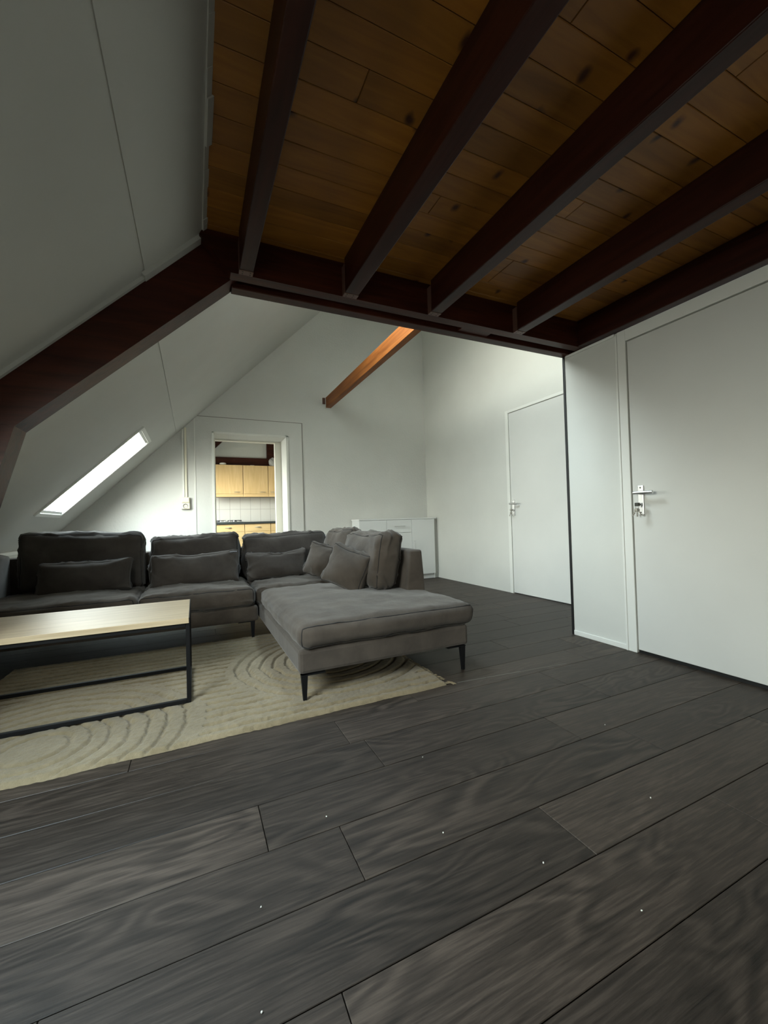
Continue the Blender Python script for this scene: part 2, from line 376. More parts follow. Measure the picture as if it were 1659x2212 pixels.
def ringbox(x0, x1, z0, z1, t_, y0, y1): return B(((x0, y0, z0), (x0+t_, y1, z1)), ((x1-t_, y0, z0), (x1, y1, z1)), ((x0+t_, y0, z0), (x1-t_, y1, z0+t_)), ((x0+t_, y0, z1-t_), (x1-t_, y1, z1)))
wg = struct(obj('window_5', ringbox(GX0, GX1, GZ0, GZ1, .03, YR-.08, YR-.03), 'trimw'))
obj('pane', B(((GX0+.028, YR-.058, GZ0+.028), (GX1-.028, YR-.052, GZ1-.028))), 'glass', wg)
obj('window_sill', B(((GX0-.04, YR, GZ0-.03), (GX1+.04, YR+.08, GZ0-.003)), bev=.004), 'trimw', wg)
struct(obj('wall_loft', B(((-.2, 2.19, ZP+.02), (W2+.1, 2.30, ZC))), 'wall'))
struct(obj('ceiling_high', B(((2.2, 2.2, ZC), (W2+.1, YK, ZC+.08))), 'wall'))

# ceiling boards over the near part
ceil = struct(obj('ceiling', B(((-.05, YR-.1, ZP+.016), (W1+.12, 2.19, ZP+.06))), 'backing'))
pw = .115; i = 0; y = YR; shared = {}
while y < 2.115:
    y1 = min(y+pw, 2.19)
    cut = random.choice([None, None, 1.02, 1.65, .53])
    segs = [(.06, cut), (cut, W1+.1)] if cut else [(.06, W1+.1)]
    for a, b_ in segs:
        key = (round(b_-a, 3), round(y1-y, 3))
        if key in shared: o = obj('plank', shared[key], None, ceil)
        else:
            L, Wd = b_-a-.0015, y1-y-.002
            bm = bmesh.new(); box(bm, (-L/2, -Wd/2, 0), (L/2, Wd/2, .016), .002, 1); o = obj('plank', bm, 'pine', ceil); shared[key] = o.data
        o.location = ((a+b_)/2, (y+y1)/2, ZP)
    y += pw
# ragged paint edge where the roof boards meet the ceiling planks
bm = bmesh.new(); yy = YR
while yy < 2.1:
    l = random.uniform(.03, .22); th = random.uniform(.004, .013)
    rbox(bm, U(.06)-.004, U(.06)+.02+random.uniform(-.004, .01), yy, min(yy+l, 2.11), -th, 0); yy += l
struct(obj('trim_5', bm, 'roof'))

# ------------------------------------------------------------------ roof truss and joists
def leg_in(x): return .953*x + 2.003
tr = thing('roof_truss', 'dark red-brown timber truss with sloping leg and double tie beam below the pine ceiling', 'roof truss', (0, 2.2, 0))
def part(name, bm, mat, parent, **k): # parent sits at a non-zero location
    o = obj(name, bm, mat, None, **k); o.parent = parent; o.matrix_parent_inverse = Matrix.Translation(parent.location).inverted(); return o
bm = bmesh.new()
prism(bm, [(.19, ZB), (-.672, 1.362), (-.90, 1.39), (-.72, 1.57), (.07, 2.358), (.37, 2.358)], YT1, YT3); part('rafter_leg', bm, 'beamX', tr)
bm = bmesh.new()
prism(bm, [(-.672, 1.362), (-1.045, .0), (-1.30, 0), (-1.30, .985), (-.90, 1.385)], YT1, YT3); part('post', bm, 'beamX', tr)
bm = bmesh.new(); prism(bm, [(.185, ZB), (W1+.15, ZB), (W1+.15, ZP-.001), (.062, ZP-.001), (.045, 2.325)], YT0, YT1); part('tie_board', bm, 'beamX', tr)
part('tie_board', B(((.20, YT2, ZB-.002), (W1+.15, YT3, ZP+.01)), bev=.004), 'beamX', tr)
part('spacer', B(((.24, YT1, ZB+.05), (W1+.0, YT2, ZP)), ((1.62, YT1, ZB+.008), (1.86, YT2, ZB+.06)), bev=.002), 'beamX', tr)
# plaster bead along the top of the leg
bm = bmesh.new(); rbox(bm, U(-1.2), U(-.2), YT1-.022, YT1-.002, -.016, 0); rbox(bm, U(-.2), U(.05), YT1-.05, YT1-.002, -.02, 0)
struct(obj('trim_6', bm, 'roof'))

JL = ['dark red-brown ceiling joist next to the sloping white roof', 'second dark ceiling joist from the sloping white roof', 'third dark ceiling joist from the sloping white roof', 'dark ceiling joist next to the one lying on the right-hand wall']
for n_, (xa, xb) in enumerate([(.222, .287), (.765, .845), (1.312, 1.383), (1.982, 2.056)]):
    j = thing('ceiling_joist', JL[n_], 'joist', ((xa+xb)/2, 0, ZB), 0, 'ceiling joists under the pine planks')
    part('beam', B(((xa, YR, ZB), (xb, YT0-.042, ZP-.001)), bev=.004), 'beamY', j)
    h = part('hanger', B(((xa-.001, YT0-.04, ZB-.001), (xb+.001, YT0-.001, ZP-.03)), bev=.001), 'hanger', j)
    bm = bmesh.new()
    for q in range(4): frustum(bm, (xa+.016+(q % 2)*.036, YT0-.030+(q//2)*.018, ZB-.0025), (xa+.016+(q % 2)*.036, YT0-.030+(q//2)*.018, ZB-.0005), .003, .003, 8)
    part('nail', bm, 'black', j)['kind'] = 'stuff'
j = thing('wall_joist', 'dark joist lying along the top of the white right-hand wall', 'joist', (2.63, 0, ZB))
part('beam', B(((2.60, YR, ZB), (W1+.09, YT0-.002, ZP-.001)), bev=.004), 'beamY', j)

pu = thing('purlin', 'bright orange-brown beam running from the textured back wall to the truss', 'beam', (1.83, 4, 2.6))
part('beam', B(((1.79, 2.33, 2.60), (1.865, YB-.03, 2.755)), bev=.004), 'purlin', pu)
bm = B(((1.786, YB-.035, 2.594), (1.869, YB, 2.76)), bev=.004); part('plaster_collar', bm, 'rough', pu)
part('bracket', B(((1.745, YB-.02, 2.66), (1.787, YB-.001, 2.75)), bev=.002), 'hanger', pu)

# ------------------------------------------------------------------ doors
def lever_set(door, x, ylock, zl, key_label, n_keys):
    """escutcheon, lever and lock for a door in the plane x facing -X; lever points to -Y"""
    pl = obj('handle_plate', B(((x-.008, ylock-.019, zl-.145), (x, ylock+.019, zl+.048)), bev=.006), 'chrome', door)
    for zz in (zl+.034, zl-.128):
        bm = bmesh.new(); frustum(bm, (x-.0095, ylock, zz), (x-.007, ylock, zz), .0045, .0045, 10); obj('screw', bm, 'dark', pl)
    bm = bmesh.new(); frustum(bm, (x-.008, ylock, zl), (x-.05, ylock, zl), .011, .010, 14)
    pts = [(x-.05, ylock+.018, zl), (x-.052, ylock, zl+.001), (x-.052, ylock-.05, zl), (x-.050, ylock-.105, zl-.001)]
    tube(bm, pts, .0105, 12); lv = obj('lever', bm, 'chrome', pl); smooth_angle(lv)
    bm = bmesh.new(); frustum(bm, (x-.008, ylock, zl-.075), (x-.014, ylock, zl-.075), .009, .009, 14); frustum(bm, (x-.008, ylock, zl-.09), (x-.013, ylock, zl-.09), .005, .005, 10)
    obj('lock_cylinder', bm, 'chrome', pl)
    k = thing('key_bunch', key_label, 'keys', (x-.02, ylock, zl-.075))
    bm = bmesh.new(); box(bm, (x-.052, ylock-.012, zl-.087), (x-.030, ylock+.014, zl-.064), .004); box(bm, (x-.032, ylock-.0015, zl-.079), (x-.014, ylock+.0015, zl-.071))
    part('lock_key', bm, 'dark' if n_keys > 2 else 'keymetal', k)
    bm = bmesh.new(); ctr = Vector((x-.045, ylock, zl-.090))
    tube(bm, [ctr+Vector((0, .013*math.cos(a), .013*math.sin(a))) for a in [2*math.pi*q/18 for q in range(18)]], .0012, 6, True); part('ring', bm, 'keymetal', k)
    for q in range(n_keys):
        ang = -.5 + 1.0*q/max(1, n_keys-1)
        R4 = Matrix.Translation(ctr+Vector((-.003*q, 0, -.01))) @ Matrix.Rotation(ang, 4, 'X')
        bm = bmesh.new(); frustum(bm, (-.001, 0, -.012), (.001, 0, -.012), .011, .011, 14); box(bm, (-.001, -.004, -.055), (.001, .004, -.018)); box(bm, (-.001, -.006, -.05), (.001, .0, -.045)); box(bm, (-.001, -.006, -.038), (.001, .0, -.033))
        bmesh.ops.transform(bm, matrix=R4, verts=bm.verts); part('key', bm, 'keymetal', k)

# near door in the right wall
d1 = struct(obj('door_1', B(((W1-.002, .86, .022), (W1+.04, 1.779, 2.079)), bev=.002), 'gloss'))
obj('door_frame', B(((W1-.012, 1.784, 0), (W1+.05, 1.842, ZB-.006)), ((W1-.012, .80, 0), (W1+.05, .855, ZB-.006)), ((W1-.012, .855, 2.086), (W1+.05, 1.784, ZB-.006)), bev=.003), 'trimw', d1)
obj('door_gap_shade', B(((W1+.004, .86, .0002), (W1+.05, 1.779, .0215))), 'black', d1)  # black block standing in for the shade in the gap under the door
obj('architrave', B(((W1-.016, 1.842, .0), (W1-.0, 1.857, ZB-.02)), bev=.003), 'trimw', d1)
lever_set(d1, W1-.002, 1.722, 1.058, 'bunch of keys hanging from the near white door by the black strip', 3)
# far door
d2 = struct(obj('door_2', B(((W2-.001, 2.97, .012), (W2+.04, 3.842, 2.172)), bev=.002), 'gloss'))
obj('door_frame', B(((W2-.010, 3.847, 0), (W2+.05, 3.897, 2.212)), ((W2-.010, 2.925, 0), (W2+.05, 2.966, 2.212)), ((W2-.010, 2.966, 2.178), (W2+.05, 3.847, 2.212)), bev=.003), 'trimw', d2)
obj('door_gap_shade', B(((W2+.004, 2.97, .0002), (W2+.045, 3.842, .0118))), 'black', d2)  # gap under this door painted dark the same way
lever_set(d2, W2-.001, 3.80, 1.078, 'pair of keys hanging from the farther white door', 2)

# ------------------------------------------------------------------ socket and cable trunking on the back wall
so = thing('power_socket', 'cream surface-mounted switch and socket pair on the back wall', 'socket', (-.096, YB, 1.21))
part('switch_box', B(((-.146, YB-.045, 1.213), (-.048, YB, 1.285)), bev=.006), 'plastic', so)
part('switch_rocker', B(((-.138, YB-.051, 1.222), (-.056, YB-.044, 1.277)), bev=.003), 'plastic', so)
part('socket_box', B(((-.146, YB-.045, 1.135), (-.048, YB, 1.211)), bev=.006), 'plastic', so)
bm = bmesh.new(); frustum(bm, (-.097, YB-.0465, 1.173), (-.097, YB-.044, 1.173), .029, .029, 24); rs = part('socket_recess', bm, 'dark', so)
bm = bmesh.new(); frustum(bm, (-.095, YB-.048, 1.170), (-.095, YB-.046, 1.170), .023, .023, 24); part('socket_face', bm, 'plastic', so)
for q in (-1, 1):
    bm = bmesh.new(); frustum(bm, (-.095+q*.009, YB-.049, 1.170), (-.095+q*.009, YB-.0475, 1.170), .003, .003, 8); part('pin_hole', bm, 'dark', so)
ct = thing('cable_trunking', 'pair of white cable ducts running up from the socket to the sloping roof', 'cable duct', (-.1, YB, 1.29))
part('duct', B(((-.128, YB-.016, 1.287), (-.106, YB-.0, 2.165)), bev=.003), 'trimw', ct)
part('duct', B(((-.100, YB-.020, 1.287), (-.074, YB-.0, 2.185)), bev=.003), 'plastic', ct)

# ------------------------------------------------------------------ kitchen behind the doorway
YW = 9.0
kw = struct(obj('wall_kitchen', gable(YW, YW+.1, [(XK, 2.6, 0)]), 'wall'))
struct(obj('wall_kitchen_right', B(((2.4, YK, 0), (2.5, YW, 3.0))), 'wall'))
struct(obj('ceiling_kitchen', B(((.6, YK, 2.95), (2.5, YW, 3.0))), 'wall'))
obj('grout', B(((.2, YW-.004, .93), (2.2, YW, 1.56))), 'grout', kw)
tp, tr_ = .203, .2435; bm = bmesh.new(); box(bm, (-tp/2+.0022, -.006, -tr_/2+.0022), (tp/2-.0022, 0, tr_/2-.0022), .001, 1)
base = None
for cx_ in range(-1, 8):
    for rz_ in range(3):
        if base is None: o = base = obj('tile', bm, 'tile', kw)
        else: o = obj('tile', base.data, None, kw)
        o.location = (.469 + (cx_+.5)*tp, YW-.003, 1.2305 - tr_*1.5 + rz_*tr_)
kt = thing('kitchen_truss', 'dark timber truss above the kitchen wall cabinets', 'roof truss', (1.0, YW-.05, 2.2))
part('tie_beam', B(((.2, YW-.09, 2.15), (2.4, YW-.002, 2.298)), bev=.004), 'beamX', kt)
part('post', B(((1.427, YW-.085, 2.298), (1.62, YW-.002, 2.94)), bev=.004), 'beamX', kt)
bm = bmesh.new(); prism(bm, [(.23, 2.299), (.43, 2.495), (.86, 2.94), (.67, 2.94), (.03, 2.30)], YW-.085, YW-.002); part('leg', bm, 'beamX', kt)

UY = 8.67
for n_, (xa, xb, lab) in enumerate([(.308, .906, 'beech kitchen wall cabinet above the gas hob'), (.910, 1.401, 'beech kitchen wall cabinet beside the one over the hob'), (1.405, 1.90, 'beech kitchen wall cabinet half hidden by the doorway post')]):
    c = thing('wall_cabinet', lab, 'kitchen cabinet', ((xa+xb)/2, 8.84, 1.50), 0, 'beech wall cabinets in the kitchen')
    part('body', B(((xa, UY+.02, 1.515), (xb, YW-.010, 2.105))), 'beech', c)
    dr = part('door', B(((xa+.003, UY, 1.53), (xb-.003, UY+.019, 2.108)), bev=.003), 'beech', c)
    hx = xb-.115 if n_ < 2 else xa+.10
    bm = bmesh.new(); tube(bm, [(hx-.055, UY+.002, 1.566), (hx-.045, UY-.020, 1.566), (hx, UY-.024, 1.566), (hx+.045, UY-.020, 1.566), (hx+.055, UY+.002, 1.566)], .005, 8)
    hh = part('handle', bm, 'chrome', c); hh.parent = dr; hh.matrix_parent_inverse = Matrix.Identity(4)
    part('light_rail', B(((xa, UY+.0, 1.468), (xb, UY+.04, 1.524)), bev=.004), 'beechX', c)
LY = 8.40
for n_, (xa, xb, lab) in enumerate([(.29, .890, 'beech drawer unit under the gas hob'), (.894, 1.386, 'beech drawer unit between its neighbours under the dark worktop'), (1.39, 1.90, 'beech drawer unit half hidden by the doorway post')]):
    c = thing('base_cabinet', lab, 'kitchen cabinet', ((xa+xb)/2, 8.7, 0), 0, 'beech base units in the kitchen')
    part('body', B(((xa, LY+.02, .10), (xb, YW-.012, .922))), 'beech', c)
    part('plinth', B(((xa, LY+.06, 0), (xb, LY+.08, .10))), 'beechX', c)
    for (za, zb) in ((.775, .918), (.60, .771), (.36, .596), (.105, .356)):
        dr = part('drawer', B(((xa+.003, LY, za), (xb-.003, LY+.019, zb)), bev=.003), 'beechX', c)
        bm = bmesh.new(); hx, hz = (xa+xb)/2 + (.0 if za > .7 else .06), zb-.062 if za > .7 else zb-.035
        n = 8; R = []
        for i_ in range(n+1):
            a = i_/n; R.append(((hx-.06+.12*a, LY-.002-.022*math.sin(math.pi*a), hz), .0035+.010*math.sin(math.pi*a**1.6)*a))
        for i_ in range(n): frustum(bm, R[i_][0], R[i_+1][0], R[i_][1], R[i_+1][1], 10)
        hh = part('handle', bm, 'chrome', c); hh.parent = dr; hh.matrix_parent_inverse = Matrix.Identity(4)
tag(obj('worktop', B(((.292, 8.375, .924), (2.0, YW-.010, .964)), bev=.004), 'counter', origin=(1.1, 8.7, .924)), 'dark laminate worktop lying along the beech base units', 'worktop')
hb = thing('gas_hob', 'gas hob with black pan supports on the dark kitchen worktop', 'gas hob', (.58, 8.66, .964))
part('plate', B(((.30, 8.44, .9645), (.87, 8.92, .974)), bev=.003), 'chrome', hb)
for cx_ in (.44, .73):
    for cy_ in (8.56, 8.80):
        bm = bmesh.new(); box(bm, (cx_-.12, cy_-.006, .992), (cx_+.12, cy_+.006, 1.004)); box(bm, (cx_-.006, cy_-.10, .992), (cx_+.006, cy_+.10, 1.004))
        for dx_, dy_ in ((-.115, 0), (.115, 0), (0, -.095), (0, .095)): box(bm, (cx_+dx_-.006, cy_+dy_-.006, .974), (cx_+dx_+.006, cy_+dy_+.006, .994))
        part('pan_support', bm, 'cast', hb)
        bm = bmesh.new(); frustum(bm, (cx_, cy_, .974), (cx_, cy_, .988), .04, .034, 18); part('burner', bm, 'cast', hb)
for q in range(4):
    bm = bmesh.new(); frustum(bm, (.46+q*.08, 8.455, .974), (.46+q*.08, 8.455, .994), .016, .013, 14); part('knob', bm, 'chrome', hb)
# things lying on top of the wall cabinets
bm = bmesh.new(); prof = [(.0, .0), (.035, .0), (.062, .018), (.066, .034), (.060, .046), (.03, .056), (0, .060)]
for i_ in range(len(prof)-1): frustum(bm, (0, 0, prof[i_][1]), (0, 0, prof[i_+1][1]+1e-5), prof[i_][0]+1e-4, prof[i_+1][0]+1e-4, 20)
o = tag(obj('bowl', bm, 'ceramic'), 'small upturned white bowl on top of the kitchen wall cabinet', 'bowl'); o.location = (.54, 8.76, 2.1055); smooth_angle(o)
o = tag(obj('small_box', B(((-.04, -.03, 0), (.04, .03, .018)), bev=.003), 'ceramic'), 'low white box on top of the middle kitchen wall cabinet', 'box'); o.location = (1.10, 8.76, 2.1055)
bm = bmesh.new(); bmesh.ops.create_icosphere(bm, subdivisions=4, radius=.075)
for v_ in bm.verts:
    nn = noise.noise(v_.co*22); v_.co *= 1 + .35*nn; v_.co.z *= 1.15
zmin = min(v_.co.z for v_ in bm.verts)
for v_ in bm.verts: v_.co.z -= zmin
o = tag(obj('plastic_bag', bm, 'bag'), 'crumpled clear plastic bag on top of the kitchen wall cabinets', 'bag'); o.location = (1.52, 8.76, 2.1055)

# ------------------------------------------------------------------ sideboard
SX0, SX1, SY = 2.150, 3.415, 5.50
sb = thing('sideboard', 'low white sideboard with doors and a drawer in the corner by the far wall', 'sideboard', (2.8, 5.65, 0))
part('body', B(((SX0, SY+.018, .0), (SX0+.018, YB-.03, .925)), ((SX1-.018, SY+.018, 0), (SX1, YB-.03, .925)), ((SX0+.018, SY+.04, .07), (SX1-.018, YB-.03, .088)), ((SX0+.018, YB-.04, .088), (SX1-.018, YB-.03, .925)), ((2.58, SY+.02, .088), (2.596, YB-.04, .925)), ((3.002, SY+.02, .088), (3.018, YB-.04, .925))), 'sidewhite', sb)
part('top', B(((SX0-.004, SY-.006, .925), (SX1+.03, YB-.012, .943)), bev=.002), 'sidewhite', sb)
part('plinth', B(((SX0+.02, SY+.03, 0), (SX1-.02, SY+.045, .07))), 'sidewhite', sb)
def bar_handle(parent, a, b_):
    a, b_ = Vector(a), Vector(b_); bm = bmesh.new(); frustum(bm, a, b_, .005, .005, 10)
    for p_ in (a.lerp(b_, .08), a.lerp(b_, .92)): frustum(bm, p_, p_+Vector((0, .026, 0)), .004, .004, 8)
    h = part('handle', bm, 'chrome', sb); h.parent = parent; h.matrix_parent_inverse = Matrix.Identity(4)
dl = part('door', B(((SX0+.002, SY, .075), (2.587, SY+.017, .922)), bev=.0015), 'sidewhite', sb); bar_handle(dl, (2.55, SY-.026, .42), (2.55, SY-.026, .56))
dw = part('drawer', B(((2.591, SY, .728), (3.008, SY+.017, .922)), bev=.0015), 'sidewhite', sb); bar_handle(dw, (2.71, SY-.026, .825), (2.885, SY-.026, .825))
dm = part('door', B(((2.591, SY, .075), (3.008, SY+.017, .724)), bev=.0015), 'sidewhite', sb); bar_handle(dm, (2.63, SY-.026, .42), (2.63, SY-.026, .56))
dr = part('door', B(((3.012, SY, .075), (SX1-.002, SY+.017, .922)), bev=.0015), 'sidewhite', sb); bar_handle(dr, (3.045, SY-.026, .46), (3.045, SY-.026, .60))
tag(obj('filler_panel', B(((SX1+.004, SY+.035, 0), (W2-.003, SY+.052, .921))), 'sideshade', origin=(3.45, SY+.04, 0)), 'narrow filler panel painted in shaded grey between the sideboard and the far wall', 'panel')  # white panel in shade; the shade is put into its grey

# ------------------------------------------------------------------ soft furnishing
class Soft:
    """rounded, puffed and creased box; hx/hy/hz half sizes, pf = puff per axis"""
    def __init__(s, h, r, pf, seed, crease=.006, pinch=0.0, sag=0.0, lean=0.0, tilt=0.0):
        s.h, s.r, s.pf, s.seed, s.cr, s.pinch, s.sag, s.lean, s.tilt = Vector(h), r, pf, seed, crease, pinch, sag, lean, tilt
    def __call__(s, a, b_, c, crease=True):
        h, r = s.h, s.r
        p = Vector((a*h.x, b_*h.y, c*h.z))
        i_ = Vector([max(-(h[k_]-min(r, h[k_])), min(h[k_]-min(r, h[k_]), p[k_])) for k_ in range(3)])
        d = p-i_
        if d.length > 1e-9: p = i_ + Vector([d[k_]/d.length*min(r, h[k_]) for k_ in range(3)])
        n = Vector((a**7, b_**7, c**7)); n = n.normalized() if n.length > 1e-9 else n
        fa, fb, fc = 1-a*a, 1-b_*b_, 1-c*c
        p.x += a*s.pf[0]*fb*fc; p.y += b_*s.pf[1]*fa*fc; p.z += c*s.pf[2]*fa*fb
        p.x *= 1-s.pinch*fc; p.z *= 1-s.pinch*fa           # scalloped outline: pointed corners
        if c > 0: p.z -= s.sag*c*fa
        if crease:
            o = Vector((s.seed*3.1, s.seed*1.7, s.seed*.9))
            q = p*5.5+o; f = noise.noise(q)
            rdg = 1-abs(noise.noise(Vector((p.x*6+p.z*3, p.y*8, p.z*7-p.x*2))+o))*2.6
            rdg = max(0, rdg)**5
            ew = .45 + .9*max(abs(a), abs(c))**4
            p += n*(s.cr*(1.4*f + .9*rdg*ew - .25))
        p.y += s.lean*(p.z+h.z); p.z += s.tilt*p.x
        return p
def soft_mesh(sf, n=26):
    bm = bmesh.new(); bmesh.ops.create_cube(bm, size=2.0)
    bmesh.ops.subdivide_edges(bm, edges=bm.edges[:], cuts=n, use_grid_fill=True)
    for v_ in bm.verts:
        q = [max(-1, min(1, x_)) for x_ in v_.co]
        q = [math.copysign(1-(1-abs(x_))**1.35, x_) for x_ in q]         # more rings near the edges
        v_.co = sf(*q)
    return bm
def seam(sf, axis, val, r=.0035, n=30):
    pts = []
    for k_ in range(4*n):
        sd, f_ = divmod(k_, n); f_ = -1+2*f_/n
        f_ = math.copysign(1-(1-abs(f_))**1.5, f_)
        a, c = [(f_, 1), (1, -f_), (-f_, -1), (-1, f_)][sd]
        co = [0, 0, 0]; co[axis] = val; o_ = [k2 for k2 in range(3) if k2 != axis]; co[o_[0]] = a; co[o_[1]] = c
        pts.append(sf(*co))
    bm = bmesh.new(); tube(bm, pts, r, 5, True); return bm
def loose(name, label, cat, group, sf, loc, rot, mat, seams=((1, 1), (1, -1)), n=26):
    t_ = thing(name, label, cat, loc, 0, group); t_.rotation_euler = rot
    c_ = obj('cover', soft_mesh(sf, n), mat, t_, True)
    for ax, v_ in seams: obj('piping', seam(sf, ax, v_, .0032), 'piping', t_, True)
    return t_

sofa = thing('corner_sofa', 'charcoal fabric corner sofa with an open chaise end and thin black legs', 'sofa', (0, 4.4, 0))
def sp_(name, bm, mat, **k): return part(name, bm, mat, sofa, **k)
sp_('base', B(((-1.49, 3.435, .146), (.455, 4.39, .268)), bev=.02), 'fabric')
sp_('base', B(((.47, 2.085, .150), (1.515, 4.39, .275)), bev=.02), 'fabric')
def seat(cx_, cy_, hx, hy, z0, z1, seed, puff=.03, cr=.009, seams=((1, -1),), n=34, r=.055):
    sf = Soft((hx, hy, (z1-z0)/2), r, (.012, .016, puff), seed, cr)
    o = sp_('seat_cushion', soft_mesh(sf, n), 'fabric', smooth=True)
    mt = Matrix.Translation((cx_, cy_, (z0+z1)/2)); o.data.transform(mt)
    for ax, v_ in seams:
        s_ = sp_('piping', seam(sf, ax, v_, .0032), 'piping', smooth=True); s_.data.transform(mt); s_.parent = o; s_.matrix_parent_inverse = Matrix.Identity(4)
seat(-.865, 3.80, .475, .40, .268, .425, 1)
seat(.025, 3.80, .405, .40, .268, .425, 2)
seat(.905, 3.82, .465, .385, .272, .415, 3, .022, .009, ())
seat(1.010, 2.735, .545, .675, .274, .408, 4, .030, .006)
# backs and arm: slightly tapered upholstered boards
def board_back(pts, a, b_, axis):
    bm = bmesh.new()
    prism(bm, pts, a, b_)
    if axis == 'x': bmesh.ops.transform(bm, matrix=Matrix.Rotation(-math.pi/2, 4, 'Z'), verts=bm.verts)
    bmesh.ops.recalc_face_normals(bm, faces=bm.faces)
    bmesh.ops.bevel(bm, geom=bm.edges[:], offset=.016, segments=3, profile=.5, affect='EDGES'); return bm
o = sp_('side_back', board_back([(1.365, .15), (1.522, .15), (1.522, .45), (1.502, .705), (1.405, .705), (1.375, .45)], 2.60, 4.39, 'y'), 'fabric'); smooth_angle(o, 40)
o = sp_('back', B(((-1.49, 4.23, .15), (1.37, 4.39, .70)), bev=.018), 'fabric')
o = sp_('armrest', board_back([(-1.49, .15), (-1.335, .15), (-1.34, .72), (-1.40, .74), (-1.47, .735)], 3.44, 4.24, 'y'), 'fabric_lit'); smooth_angle(o, 40)
for (lx, ly, sx_) in ((.497, 2.10, 1), (1.478, 2.105, -1), (.412, 3.455, -1), (-1.44, 3.455, 1), (-1.44, 4.34, 1), (1.47, 4.34, -1), (.30, 4.34, -1)):
    bm = bmesh.new()
    t0 = [(-.017, -.012), (.017, -.012), (.017, .012), (-.017, .012)]
    zb_ = .019 if (ly < 3.0 and lx < 1.2) else .0
    top = [bm.verts.new((lx+x_, ly+y_, .149)) for x_, y_ in t0]; bot = [bm.verts.new((lx+x_*.52, ly+y_*.6-.004, zb_)) for x_, y_ in t0]
    bm.faces.new(top[::-1]); bm.faces.new(bot)
    for i_ in range(4): bm.faces.new((top[i_], top[(i_+1) % 4], bot[(i_+1) % 4], bot[i_]))
    box(bm, (min(lx-.017*sx_, lx+.11*sx_), ly-.015, .143), (max(lx-.017*sx_, lx+.11*sx_), ly+.015, .149))
    sp_('leg', bm, 'blackmetal')

GB = 'loose back cushions of the corner sofa'; GP = 'throw pillows on the corner sofa'
lean = .16
loose('back_cushion', 'wide charcoal back cushion against the sofa back next to the armrest', 'cushion', GB, Soft((.424, .085, .235), .06, (.01, .05, .015), 11, .010, .016, .0, lean, -.045), (-.82, 4.075, .655), (0, 0, 0), 'fabric_shade')
loose('back_cushion', 'charcoal back cushion in the middle of the long sofa back', 'cushion', GB, Soft((.370, .085, .215), .06, (.01, .05, .012), 12, .013, .016, .01, lean, .035), (.012, 4.075, .628), (0, 0, 0), 'fabric_shade')
loose('back_cushion', 'charcoal back cushion in the sofa corner before the doorway', 'cushion', GB, Soft((.408, .085, .210), .06, (.01, .05, .012), 13, .016, .016, .012, lean, .03), (.825, 4.075, .620), (0, 0, 0), 'fabric_shade')
loose('back_cushion', 'charcoal back cushion leaning on the side back inside the sofa corner', 'cushion', GB, Soft((.25, .075, .225), .06, (.01, .045, .012), 14, .014, .02, .014, lean, .05), (1.225, 3.69, .640), (0, 0, -1.36), 'fabric')
loose('back_cushion', 'plump charcoal back cushion with black piping at the open end of the side back', 'cushion', GB, Soft((.385, .095, .212), .06, (.01, .06, .012), 15, .013, .02, .014, lean, 0), (1.225, 3.02, .630), (0, 0, -math.pi/2), 'fabric')
loose('throw_pillow', 'long charcoal lumbar pillow before the widest back cushion', 'pillow', GP, Soft((.31, .042, .130), .04, (.004, .055, .004), 21, .009, .05, .012, .22, .01), (-.765, 3.83, .552), (0, 0, 0), 'fabric_shade', ((1, 0),))
pl2 = loose('throw_pillow', 'charcoal lumbar pillow with a pale zip end before the middle back cushion', 'pillow', GP, Soft((.345, .042, .138), .04, (.004, .055, .004), 22, .010, .05, .012, .22, .015), (.005, 3.80, .560), (0, 0, 0), 'fabric_shade', ((1, 0),))
bm = bmesh.new(); tube(bm, [(.27, .0, .126), (.30, -.004, .130), (.328, .0, .128)], .005, 6); obj('zip_end', bm, 'zip', pl2)
loose('throw_pillow', 'charcoal lumbar pillow before the doorway-side back cushion', 'pillow', GP, Soft((.275, .042, .125), .04, (.004, .055, .004), 23, .012, .06, .014, .22, .03), (.69, 3.84, .545), (0, 0, 0), 'fabric_shade', ((1, 0),))
loose('throw_pillow', 'small charcoal pillow with a folded corner in the angle of the sofa', 'pillow', GP, Soft((.165, .038, .150), .036, (.004, .075, .004), 24, .011, .07, .01, .20, 0), (1.00, 3.50, .590), (0, .22, -.85), 'fabric', ((1, .6), (1, -.6)))
loose('throw_pillow', 'small square charcoal pillow with black piping before the plump end cushion', 'pillow', GP, Soft((.180, .045, .150), .036, (.004, .075, .004), 25, .011, .07, .01, .30, 0), (.995, 2.855, .585), (0, .30, -.95), 'fabric', ((1, 1), (1, -1)))

# ------------------------------------------------------------------ coffee table
TX0, TX1, TY0, TY1, TZ = -1.03, -.030, 2.345, 2.925, .455
tb = thing('coffee_table', 'low coffee table with a pale oak top on a black steel frame', 'coffee table', ((TX0+TX1)/2, (TY0+TY1)/2, .017))
part('table_top', B(((TX0+.006, TY0, TZ-.028), (TX1-.004, TY1, TZ)), bev=.0015), 'oak', tb)
q = .02; zr = .019
fb_ = []
for X_ in (TX0, TX1-q):
    for Y_ in (TY0+.01, TY1-.01-q): part('leg', B(((X_, Y_, zr), (X_+q, Y_+q, TZ-.0285)), bev=.002), 'blackmetal', tb)
    part('end_rail', B(((X_, TY0+.01+q, zr), (X_+q, TY1-.01-q, zr+q)), bev=.002), 'blackmetal', tb)
    part('end_rail', B(((X_, TY0+.01+q, TZ-.0285-q), (X_+q, TY1-.01-q, TZ-.0285)), bev=.002), 'blackmetal', tb)
